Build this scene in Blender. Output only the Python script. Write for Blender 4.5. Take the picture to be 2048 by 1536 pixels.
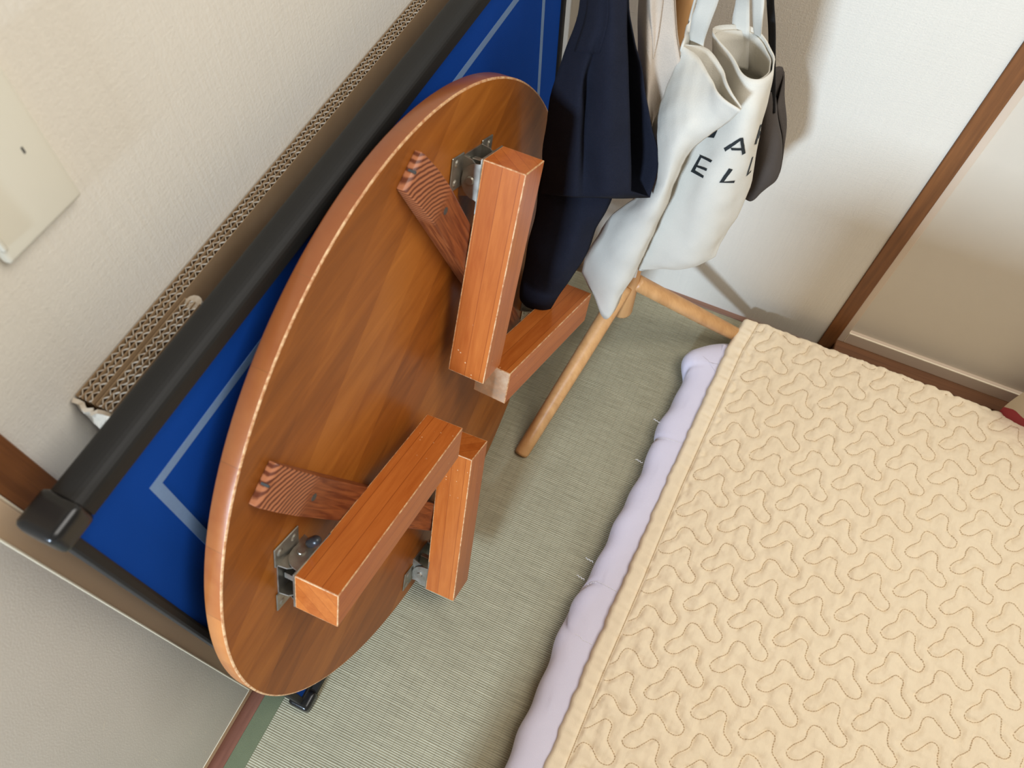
import bpy, bmesh, math, random
import numpy as np
from mathutils import Matrix, Vector
from mathutils.bvhtree import BVHTree

random.seed(7)
RNG = np.random.RandomState(11)
for o in list(bpy.data.objects):
    bpy.data.objects.remove(o, do_unlink=True)
SC = bpy.context.scene
COL = SC.collection

# ------------------------------------------------------------------ camera
CAM = Vector((0.0, 0.0, 1.35))
cam_data = bpy.data.cameras.new('camera')
cam = bpy.data.objects.new('camera', cam_data)
COL.objects.link(cam)
right = Vector((0.9104847, 0.4123713, 0.0311046))
down = Vector((0.3716022, -0.7828233, -0.4990987))
fwd = Vector((-0.1814646, 0.4659802, -0.8659867))
cam.matrix_world = Matrix(((right.x, -down.x, -fwd.x, CAM.x),
                           (right.y, -down.y, -fwd.y, CAM.y),
                           (right.z, -down.z, -fwd.z, CAM.z), (0, 0, 0, 1)))
cam_data.sensor_width = 36.0
cam_data.lens = 36.0 * 1550.0 / 2048.0
cam_data.clip_start = 0.02
cam_data.dof.use_dof = True
cam_data.dof.focus_distance = 1.12
cam_data.dof.aperture_fstop = 7.5
SC.camera = cam

# ------------------------------------------------------------------ light
world = bpy.data.worlds.new('room_light')
SC.world = world
world.use_nodes = True
wb = world.node_tree.nodes['Background']
wb.inputs['Color'].default_value = (1.0, 0.90, 0.76, 1)
wb.inputs['Strength'].default_value = 0.31

# cool daylight from the window behind the viewer
day_d = bpy.data.lights.new('rear_window_light', 'AREA')
day_d.shape = 'RECTANGLE'; day_d.size = 0.34; day_d.size_y = 0.28
day_d.energy = 90.0
day_d.color = (0.62, 0.79, 1.0)
day = bpy.data.objects.new('rear_window_light', day_d)
COL.objects.link(day)
day.location = (-0.32, -1.9, 1.15)
day.rotation_euler = Vector((0.12, 1.0, -0.25)).to_track_quat('-Z', 'Y').to_euler()

# soft fill lamp added overhead; no window is known there
fill_d = bpy.data.lights.new('overhead_fill', 'AREA')
fill_d.shape = 'RECTANGLE'; fill_d.size = 1.3; fill_d.size_y = 1.3
fill_d.energy = 39.0
fill_d.color = (1.0, 0.965, 0.92)
fill = bpy.data.objects.new('overhead_fill', fill_d)
COL.objects.link(fill)
fill.location = (1.0, 0.5, 2.5)
fill.rotation_euler = (Vector((0.0, 0.30, 0.35)) - Vector(fill.location)).to_track_quat('-Z', 'Y').to_euler()

SC.view_settings.view_transform = 'Standard'
SC.view_settings.look = 'None'
SC.view_settings.exposure = 0.0
SC.view_settings.gamma = 1.0
SC.view_settings.use_curve_mapping = False
SC.cycles.use_denoising = True
SC.cycles.max_bounces = 8

# ------------------------------------------------------------------ helpers
def tag(o, label=None, cat=None, group=None, kind=None):
    if label: o['label'] = label
    if cat: o['category'] = cat
    if group: o['group'] = group
    if kind: o['kind'] = kind
    return o

def empty(name, loc=(0, 0, 0), mat=None):
    o = bpy.data.objects.new(name, None)
    o.empty_display_size = 0.05
    COL.objects.link(o)
    if mat is not None: o.matrix_world = mat
    else: o.location = loc
    return o

def add(name, me, mats=None, parent=None, loc=None, mat=None, smooth=False, inv=False):
    """link a mesh (or bmesh) as one object"""
    if isinstance(me, bmesh.types.BMesh):
        bm = me
        me = bpy.data.meshes.new(name)
        bm.normal_update(); bm.to_mesh(me); bm.free()
    if mats is not None:
        if not isinstance(mats, (list, tuple)): mats = [mats]
        if not me.materials:
            for m in mats: me.materials.append(m)
    if smooth and len(me.polygons):
        me.polygons.foreach_set('use_smooth', [True] * len(me.polygons))
    o = bpy.data.objects.new(name, me)
    COL.objects.link(o)
    if parent is not None:
        o.parent = parent
        if inv:   # vertices given in world space
            bpy.context.view_layer.update()
            o.matrix_local = parent.matrix_world.inverted()
    if mat is not None: o.matrix_local = mat
    elif loc is not None: o.location = loc
    return o

def pyd(name, v, f):
    me = bpy.data.meshes.new(name)
    me.from_pydata([tuple(map(float, p)) for p in v], [], [tuple(map(int, q)) for q in f])
    me.validate(); me.update()
    return me

def box(x0, x1, y0, y1, z0, z1, bev=0.0, seg=2, bm=None, wear=False):
    b = bmesh.new()
    vs = [b.verts.new((x, y, z)) for x in (x0, x1) for y in (y0, y1) for z in (z0, z1)]
    for q in ((0, 1, 3, 2), (4, 6, 7, 5), (0, 4, 5, 1), (2, 3, 7, 6), (0, 2, 6, 4), (1, 5, 7, 3)):
        b.faces.new([vs[i] for i in q])
    if bev > 0:
        r = bmesh.ops.bevel(b, geom=list(b.edges), offset=bev, segments=seg, affect='EDGES', profile=0.6)
        if wear:
            for f in r['faces']: f.material_index = 1
    b.normal_update()
    if bm is not None:
        me = bpy.data.meshes.new('tmp'); b.to_mesh(me); b.free(); bm.from_mesh(me); bpy.data.meshes.remove(me)
        return bm
    return b

def tube(pts, rad, seg=12, caps=True, bm=None):
    """round bar along points; rad scalar or list"""
    b = bm or bmesh.new()
    P = [Vector(p) for p in pts]
    n = len(P)
    R = rad if isinstance(rad, (list, tuple)) else [rad] * n
    rings = []
    ref = None
    for i in range(n):
        t = (P[min(i + 1, n - 1)] - P[max(i - 1, 0)]).normalized()
        if ref is None:
            ref = Vector((0, 0, 1)) if abs(t.z) < 0.9 else Vector((1, 0, 0))
        a = t.cross(ref)
        if a.length < 1e-6: a = t.cross(Vector((0, 1, 0)))
        a.normalize(); c = a.cross(t).normalized(); ref = c
        rings.append([b.verts.new(P[i] + (a * math.cos(2 * math.pi * k / seg) + c * math.sin(2 * math.pi * k / seg)) * R[i]) for k in range(seg)])
    for i in range(n - 1):
        for k in range(seg):
            b.faces.new((rings[i][k], rings[i][(k + 1) % seg], rings[i + 1][(k + 1) % seg], rings[i + 1][k]))
    if caps:
        b.faces.new(rings[0][::-1]); b.faces.new(rings[-1])
    bmesh.ops.recalc_face_normals(b, faces=list(b.faces))
    return b

def prism(poly, axis, a, b_, bm=None, bev=0.0):
    """extrude a 2-D polygon along axis (0,1,2) from a to b_"""
    b = bmesh.new()
    def mk(p, s):
        q = [p[0], p[1]]; q.insert(axis, s); return b.verts.new(q)
    A = [mk(p, a) for p in poly]; B = [mk(p, b_) for p in poly]
    n = len(poly)
    b.faces.new(A); b.faces.new(B[::-1])
    for i in range(n): b.faces.new((A[i], B[i], B[(i + 1) % n], A[(i + 1) % n]))
    bmesh.ops.recalc_face_normals(b, faces=list(b.faces))
    if bev: bmesh.ops.bevel(b, geom=list(b.edges), offset=bev, segments=2, affect='EDGES', profile=0.6)
    if bm is not None:
        me = bpy.data.meshes.new('tmp'); b.to_mesh(me); b.free(); bm.from_mesh(me); bpy.data.meshes.remove(me)
        return bm
    return b

# ------------------------------------------------------------------ materials
class Mat:
    def __init__(self, name, col=(.5, .5, .5), rough=.6, spec=.5, metal=0.0, sheen=0.0, coat=0.0):
        self.m = bpy.data.materials.new(name); self.m.use_nodes = True
        self.nt = self.m.node_tree; self.b = self.nt.nodes['Principled BSDF']
        s = self.b.inputs
        s['Base Color'].default_value = (*col, 1); s['Roughness'].default_value = rough
        s['Specular IOR Level'].default_value = spec; s['Metallic'].default_value = metal
        if sheen: s['Sheen Weight'].default_value = sheen
        if coat: s['Coat Weight'].default_value = coat; s['Coat Roughness'].default_value = .15
        self.tc = self.nt.nodes.new('ShaderNodeTexCoord')
    def n(self, t): return self.nt.nodes.new(t)
    def l(self, a, b): self.nt.links.new(a, b)
    def map(self, scale=(1, 1, 1), rot=(0, 0, 0), src='Object', loc=(0, 0, 0)):
        k = self.n('ShaderNodeMapping'); k.inputs['Scale'].default_value = scale
        k.inputs['Rotation'].default_value = rot; k.inputs['Location'].default_value = loc
        self.l(self.tc.outputs[src], k.inputs['Vector']); return k.outputs[0]
    def noise(self, vec, scale=5, detail=4, rough=.5, dist=0):
        k = self.n('ShaderNodeTexNoise'); k.inputs['Scale'].default_value = scale
        k.inputs['Detail'].default_value = detail; k.inputs['Roughness'].default_value = rough
        k.inputs['Distortion'].default_value = dist; self.l(vec, k.inputs['Vector']); return k.outputs['Fac']
    def math(self, op, a, b=None, c=None):
        k = self.n('ShaderNodeMath'); k.operation = op
        for i, x in enumerate((a, b, c)):
            if x is None: continue
            if isinstance(x, (int, float)): k.inputs[i].default_value = x
            else: self.l(x, k.inputs[i])
        return k.outputs[0]
    def ramp(self, fac, stops):
        k = self.n('ShaderNodeValToRGB'); e = k.color_ramp.elements
        while len(e) < len(stops): e.new(.5)
        for i, (p, c) in enumerate(stops):
            e[i].position = p; e[i].color = (*c, 1) if len(c) == 3 else c
        self.l(fac, k.inputs[0]); return k.outputs[0]
    def mix(self, fac, a, b):
        k = self.n('ShaderNodeMix'); k.data_type = 'RGBA'
        if isinstance(fac, (int, float)): k.inputs[0].default_value = fac
        else: self.l(fac, k.inputs[0])
        for i, x in ((6, a), (7, b)):
            if isinstance(x, tuple): k.inputs[i].default_value = (*x, 1)
            else: self.l(x, k.inputs[i])
        return k.outputs[2]
    def col(self, x): self.l(x, self.b.inputs['Base Color']); return self
    def rough(self, x): self.l(x, self.b.inputs['Roughness']); return self
    def bump(self, h, strength=.3, dist=.001):
        k = self.n('ShaderNodeBump'); k.inputs['Strength'].default_value = strength
        k.inputs['Distance'].default_value = dist; self.l(h, k.inputs['Height'])
        self.l(k.outputs[0], self.b.inputs['Normal']); return self
    def xyz(self, vec):
        k = self.n('ShaderNodeSeparateXYZ'); self.l(vec, k.inputs[0]); return k.outputs

def wood(name, dark, light, stretch=(1, 12, 12), scale=8, rough=.35, coat=0.0, rot=(0, 0, 0), rings=0.0, spec=.5):
    w = Mat(name, light, rough, spec, coat=coat)
    v = w.map(stretch, rot)
    f = w.noise(v, scale, 5, .55, .4)
    f2 = w.noise(w.map((stretch[0] * 2, stretch[1] * 7, stretch[2] * 7), rot), scale, 3, .5)
    fac = w.math('ADD', w.math('MULTIPLY', f, .75), w.math('MULTIPLY', f2, .25))
    w.col(w.ramp(fac, [(.3, dark), (.68, light)]))
    w.bump(f2, .12, .0006)
    return w

def fabric(name, col, var=.12, rough=.9, bump=.25, scale=700, sheen=.0):
    f = Mat(name, col, rough, .15, sheen=sheen)
    v = f.map()
    a = f.noise(v, scale, 2, .6)
    b = f.noise(v, 25, 4, .6)
    c2 = tuple(c * (1 - var) for c in col)
    f.col(f.mix(f.math('MULTIPLY', f.math('ADD', a, b), .5), c2, tuple(min(1, c * (1 + var * .6)) for c in col)))
    f.bump(f.math('ADD', a, f.math('MULTIPLY', b, .7)), bump, .0012)
    return f.m

def lim(col, k): return tuple(min(1, c * k) for c in col)

# wallpaper: pale beige woven paper, upright slubs
def wallpaper(name, col, axis):
    w = Mat(name, col, .85, .2)
    sc = (260, 260, 14)
    s = w.noise(w.map(sc), 1.0, 3, .6)
    s2 = w.noise(w.map((14, 14, 300)), 1.0, 2, .5)
    g = w.noise(w.map(), 420, 2, .5)
    bl = w.noise(w.map(), 2.2, 3, .5)
    h = w.math('ADD', w.math('ADD', w.math('MULTIPLY', s, .9), w.math('MULTIPLY', s2, .35)), w.math('MULTIPLY', g, .8))
    fac = w.math('ADD', w.math('MULTIPLY', h, .35), w.math('MULTIPLY', bl, .3))
    w.col(w.ramp(fac, [(.25, lim(col, .93)), (.8, lim(col, 1.05))]))
    w.bump(h, .32, .0016)
    return w.m
M_WALL = wallpaper('wallpaper', (.72, .67, .575), 'x')
M_WALLB = M_WALL

def tatami():
    w = Mat('tatami_rush', (.4, .4, .3), .62, .35)
    p = w.xyz(w.map())
    wob = w.noise(w.map((6, 40, 1)), 1.0, 2, .5)
    yy = w.math('ADD', p['Y'], w.math('MULTIPLY', wob, .004))
    thr = w.math('SINE', w.math('MULTIPLY', yy, 2 * math.pi / .0034))
    warp = w.math('SINE', w.math('MULTIPLY', p['X'], 2 * math.pi / .0165))
    warp2 = w.math('ABSOLUTE', w.math('SINE', w.math('MULTIPLY', p['X'], math.pi / .0165)))
    seam = w.math('POWER', w.math('SUBTRACT', 1.0, warp2), 8.0)
    streak = w.noise(w.map((18, 420, 1)), 1.0, 3, .6)
    blot = w.noise(w.map(), 6, 4, .6)
    h = w.math('SUBTRACT', w.math('MULTIPLY', thr, .55), w.math('MULTIPLY', seam, w.math('MULTIPLY', blot, .6)))
    fac = w.math('ADD', w.math('ADD', w.math('MULTIPLY', h, .22), w.math('MULTIPLY', streak, .55)), w.math('MULTIPLY', blot, .22))
    w.col(w.ramp(fac, [(.08, (.15, .132, .08)), (.42, (.32, .29, .19)), (.74, (.50, .465, .32))]))
    w.bump(h, .5, .0012)
    return w.m
M_TATAMI = tatami()
M_HERI = fabric('green_border_cloth', (.135, .15, .085), .2, .8, .4, 900)
M_POST = wood('brown_post_wood', (.125, .042, .010), (.24, .088, .022), (30, 30, 1.2), 3.0, .5).m
M_POSTH = wood('brown_sill_wood', (.10, .04, .015), (.19, .08, .03), (1.2, 30, 30), 3.0, .5).m
M_RED = wood('redbrown_threshold_wood', (.13, .045, .025), (.22, .085, .05), (30, 1.2, 30), 3.0, .55).m
M_STRIP = wood('pinkish_floor_strip_wood', (.16, .08, .05), (.25, .13, .085), (1.2, 30, 30), 3.0, .6).m
M_STILE = Mat('beige_door_frame', (.66, .475, .30), .5).m
M_STILE2 = Mat('pale_closet_frame', (.62, .50, .38), .55).m
def door_grey():
    w = Mat('grey_door_paper', (.6, .56, .5), .34, .5)
    a = w.noise(w.map((1, 30, 2)), 6, 4, .6, 1.5)
    b = w.noise(w.map(), 5, 4, .6)
    g = w.noise(w.map(), 500, 2, .6)
    w.col(w.mix(b, (.53, .49, .425), (.63, .585, .51)))
    scr = w.ramp(a, [(.70, (0, 0, 0)), (.74, (1, 1, 1))])
    w.rough(w.math('ADD', .30, w.math('MULTIPLY', scr, .25)))
    w.bump(g, .25, .0007)
    return w.m
M_DOOR = door_grey()
M_EDGE = Mat('worn_edge_and_highlight', (.90, .80, .60), .4).m  # worn door edges and scuffs; also paints the post bevel's highlight
def closet_paper():
    w = Mat('beige_closet_paper', (.60, .54, .44), .75, .25)
    b = w.noise(w.map(), 4, 4, .6); g = w.noise(w.map(), 380, 2, .6)
    w.col(w.mix(b, (.57, .51, .415), (.65, .585, .48))); w.bump(g, .2, .0006)
    return w.m
M_CLOSET = closet_paper()
M_PLATE = Mat('ivory_plastic', (.70, .665, .55), .38, .5).m
M_DARK = Mat('dark_mark', (.05, .05, .045), .6).m

# lacquered table wood
def tabletop_mat():
    w = Mat('lacquered_tabletop', (.3, .12, .04), .34, .22)
    th = math.radians(-27)
    v = w.map((1, 1, 1), (0, 0, th))
    p = w.xyz(v)
    idx = w.math('FLOOR', w.math('MULTIPLY', w.math('ADD', p['Y'], 3.0), 1 / .062))
    wn = w.n('ShaderNodeTexWhiteNoise'); wn.noise_dimensions = '1D'; w.l(idx, wn.inputs['W'])
    g1 = w.noise(w.map((1.4, 9, 9), (0, 0, th)), 4.0, 5, .55, .6)
    g2 = w.noise(w.map((5, 160, 160), (0, 0, th)), 2.0, 3, .5)
    fac = w.math('ADD', w.math('ADD', w.math('MULTIPLY', wn.outputs['Value'], .26), w.math('MULTIPLY', g1, .62)), w.math('MULTIPLY', g2, .16))
    w.col(w.ramp(fac, [(.22, (.155, .042, .006)), (.5, (.29, .088, .012)), (.82, (.44, .155, .024))]))
    return w.m
M_TOP = tabletop_mat()
def band_mat():
    w = Mat('edge_band_wood', (.4, .17, .06), .33, .5, coat=.2)
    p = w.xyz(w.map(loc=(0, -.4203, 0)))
    ang = w.math('ARCTAN2', p['Y'], p['X'])
    idx = w.math('FLOOR', w.math('MULTIPLY', ang, 30 / (2 * math.pi)))
    wn = w.n('ShaderNodeTexWhiteNoise'); wn.noise_dimensions = '1D'; w.l(idx, wn.inputs['W'])
    fr = w.math('FRACT', w.math('MULTIPLY', ang, 30 / (2 * math.pi)))
    jt = w.math('LESS_THAN', fr, .006)
    n_ = w.noise(w.map((1, 1, 1)), 60, 4, .6)
    fac = w.math('ADD', w.math('MULTIPLY', wn.outputs['Value'], .35), w.math('MULTIPLY', n_, .5))
    c = w.ramp(fac, [(.2, (.40, .115, .025)), (.85, (.60, .235, .06))])
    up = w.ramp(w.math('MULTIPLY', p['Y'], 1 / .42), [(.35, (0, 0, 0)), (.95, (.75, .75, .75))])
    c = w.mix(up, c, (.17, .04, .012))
    w.col(w.mix(jt, c, (.2, .07, .02)))
    return w.m
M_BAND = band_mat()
def leg_mat():
    w = Mat('lacquered_leg_wood', (.38, .15, .05), .28, .4, coat=.1)
    p = w.xyz(w.map())
    info = w.n('ShaderNodeObjectInfo')
    off = w.math('MULTIPLY', info.outputs['Random'], 7.0)
    lam = w.math('FLOOR', w.math('ADD', w.math('MULTIPLY', w.math('ADD', p['Y'], p['Z']), 1 / .021), off))
    wn = w.n('ShaderNodeTexWhiteNoise'); wn.noise_dimensions = '1D'; w.l(lam, wn.inputs['W'])
    g1 = w.noise(w.map((6, 60, 60)), 2.0, 4, .6, .5)
    g2 = w.noise(w.map((20, 400, 400)), 2.0, 2, .5)
    fac = w.math('ADD', w.math('ADD', w.math('MULTIPLY', wn.outputs['Value'], .22), w.math('MULTIPLY', g1, .6)), w.math('MULTIPLY', g2, .2))
    base = w.ramp(fac, [(.22, (.33, .07, .009)), (.8, (.54, .165, .032))])
    lf = w.math('FRACT', w.math('ADD', w.math('MULTIPLY', w.math('ADD', p['Y'], p['Z']), 1 / .021), off))
    base = w.mix(w.math('LESS_THAN', lf, .035), base, (.27, .06, .01))
    sp = w.n('ShaderNodeTexVoronoi'); sp.inputs['Scale'].default_value = 105
    w.l(w.map((1, 1, 1)), sp.inputs['Vector'])
    nick = w.math('LESS_THAN', sp.outputs['Distance'], .10)
    endm = w.ramp(p['X'], [(.20, (0, 0, 0)), (.28, (.9, .9, .9))])
    w.col(w.mix(w.math('MULTIPLY', nick, endm), base, (.75, .52, .30)))
    return w.m
M_LEG = leg_mat()
def worn_mat():
    w = Mat('worn_leg_edge', (.7, .5, .3), .5)
    a = w.noise(w.map((1, 1, 1)), 170, 4, .7)
    w.col(w.mix(w.ramp(a, [(.36, (0, 0, 0)), (.64, (1, 1, 1))]), (.42, .15, .045), (.70, .46, .24)))
    return w.m
M_WORN = worn_mat()
def bare_mat():
    w = Mat('bare_wood_leg_foot', (.62, .46, .33), .7)
    a = w.noise(w.map(), 35, 4, .6)
    w.col(w.ramp(a, [(.3, (.46, .37, .28)), (.5, (.66, .42, .25)), (.7, (.82, .63, .43))]))
    return w.m
M_BARE = bare_mat()
def batten_mat():
    w = Mat('ringed_batten_wood', (.28, .1, .04), .42, .35)
    wv = w.n('ShaderNodeTexWave'); wv.wave_type = 'RINGS'; wv.rings_direction = 'Z'
    wv.inputs['Scale'].default_value = 1.0; wv.inputs['Distortion'].default_value = 1.6
    wv.inputs['Detail'].default_value = 2; wv.inputs['Detail Scale'].default_value = 1.2
    w.l(w.map((62, 78, 78), loc=(-7.5, 3.2, 0)), wv.inputs['Vector'])
    f = w.noise(w.map((5, 75, 75)), 3, 3, .5, .8)
    px = w.xyz(w.map())['X']
    lng = w.ramp(px, [(.058, (0, 0, 0)), (.074, (1, 1, 1))])
    ringc = w.ramp(wv.outputs['Fac'], [(.15, (.115, .028, .010)), (.75, (.36, .125, .05))])
    lngc = w.ramp(f, [(.35, (.12, .026, .008)), (.65, (.26, .075, .022))])
    w.col(w.mix(lng, ringc, lngc))
    return w.m
M_BATTEN = batten_mat()
def steel():
    w = Mat('tarnished_steel', (.42, .41, .36), .38, .5, metal=.9)
    a = w.noise(w.map(), 60, 4, .6)
    w.rough(w.math('ADD', .25, w.math('MULTIPLY', a, .3)))
    w.col(w.mix(a, (.22, .195, .15), (.50, .48, .42)))
    return w.m
M_STEEL = steel()
M_RUBBER = Mat('black_rubber', (.018, .019, .022), .35, .5).m
M_FELT = fabric('blue_felt', (.0015, .050, .30), .10, .95, .35, 900, sheen=.0)
M_LINE = fabric('pale_felt_line', (.19, .29, .47), .35, .95, .3, 1400)
M_BLACK = Mat('black_plastic_rim', (.012, .0112, .010), .58, .28).m
M_CAP = Mat('black_cap_plastic', (.010, .0095, .009), .24, .4).m
def cardboard(name, k=1.0):
    w = Mat(name, (.3, .2, .11), .85, .2)
    a = w.noise(w.map((1, 1, 1)), 25, 4, .6); g = w.noise(w.map(), 500, 2, .6)
    w.col(w.mix(a, lim((.235, .145, .07), k), lim((.33, .215, .115), k))); w.bump(g, .2, .0005)
    return w.m
M_CARD = cardboard('brown_cardboard')
M_FLUTE = Mat('pale_cut_cardboard', (.47, .40, .31), .85, .2).m
M_FLUTE_SHADE = Mat('kraft_with_hole_shade', (.10, .06, .032), .9, .1).m  # kraft brown darkened further, putting the shade of the flute holes into the colour
M_BEECH = wood('beech_rack_wood', (.47, .235, .085), (.62, .34, .14), (30, 30, 2.0), 2.2, .42).m
M_TOTE = fabric('cream_cotton_canvas', (.60, .565, .485), .10, .9, .3, 800)
M_INK = Mat('dark_print_ink', (.014, .018, .020), .7, .3).m
M_NAVY = fabric('navy_linen', (.0105, .012, .021), .6, .95, .7, 900)
M_LINEN = fabric('natural_linen', (.52, .435, .35), .25, .95, .5, 700)
M_TAUPE = fabric('dark_taupe_canvas', (.075, .063, .055), .25, .9, .4, 700)
M_STRAP = fabric('black_webbing', (.014, .013, .013), .3, .85, .4, 900)
M_PAPER = Mat('white_paper_label', (.85, .86, .87), .6).m
def quilt_mat():
    w = Mat('cream_quilted_cotton', (.84, .70, .49), .88, .15)
    a = w.noise(w.map(), 900, 2, .6); b = w.noise(w.map(), 7, 4, .6); c = w.noise(w.map((1, .5, 1)), 70, 4, .65, .6)
    w.col(w.mix(b, (.84, .70, .50), (.91, .79, .59)))
    w.bump(w.math('ADD', w.math('MULTIPLY', a, .4), c), .42, .0024)
    return w.m
M_QUILT = quilt_mat()
M_STITCH = Mat('tan_thread', (.50, .355, .20), .8).m
def pad_mat():
    w = Mat('lavender_mattress_pad', (.60, .575, .70), .6, .3, sheen=.2)
    b = w.noise(w.map(), 9, 4, .6); a = w.noise(w.map(), 800, 2, .6)
    w.col(w.mix(b, (.68, .66, .80), (.76, .74, .88))); w.bump(w.math('ADD', a, w.math('MULTIPLY', b, 2.0)), .2, .002)
    return w.m
M_PAD = pad_mat()
M_THREAD = Mat('white_thread', (.8, .79, .82), .8).m
def print_mat():
    w = Mat('printed_cushion_cotton', (.6, .5, .4), .9, .2)
    v = w.n('ShaderNodeTexVoronoi'); v.inputs['Scale'].default_value = 22; w.l(w.map(loc=(.13, 0, .05)), v.inputs['Vector'])
    c = w.n('ShaderNodeSeparateColor'); w.l(v.outputs['Color'], c.inputs[0])
    k = w.ramp(c.outputs[0], [(0, (.55, .48, .38)), (.45, (.50, .43, .34)), (.55, (.06, .13, .13)), (.7, (.32, .05, .06)), (.8, (.55, .50, .42)), (1, (.05, .08, .10))])
    for e in w.nt.nodes:
        if e.type == 'VALTORGB': e.color_ramp.interpolation = 'CONSTANT'
    w.col(k)
    return w.m
M_PRINT = print_mat()
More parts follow.
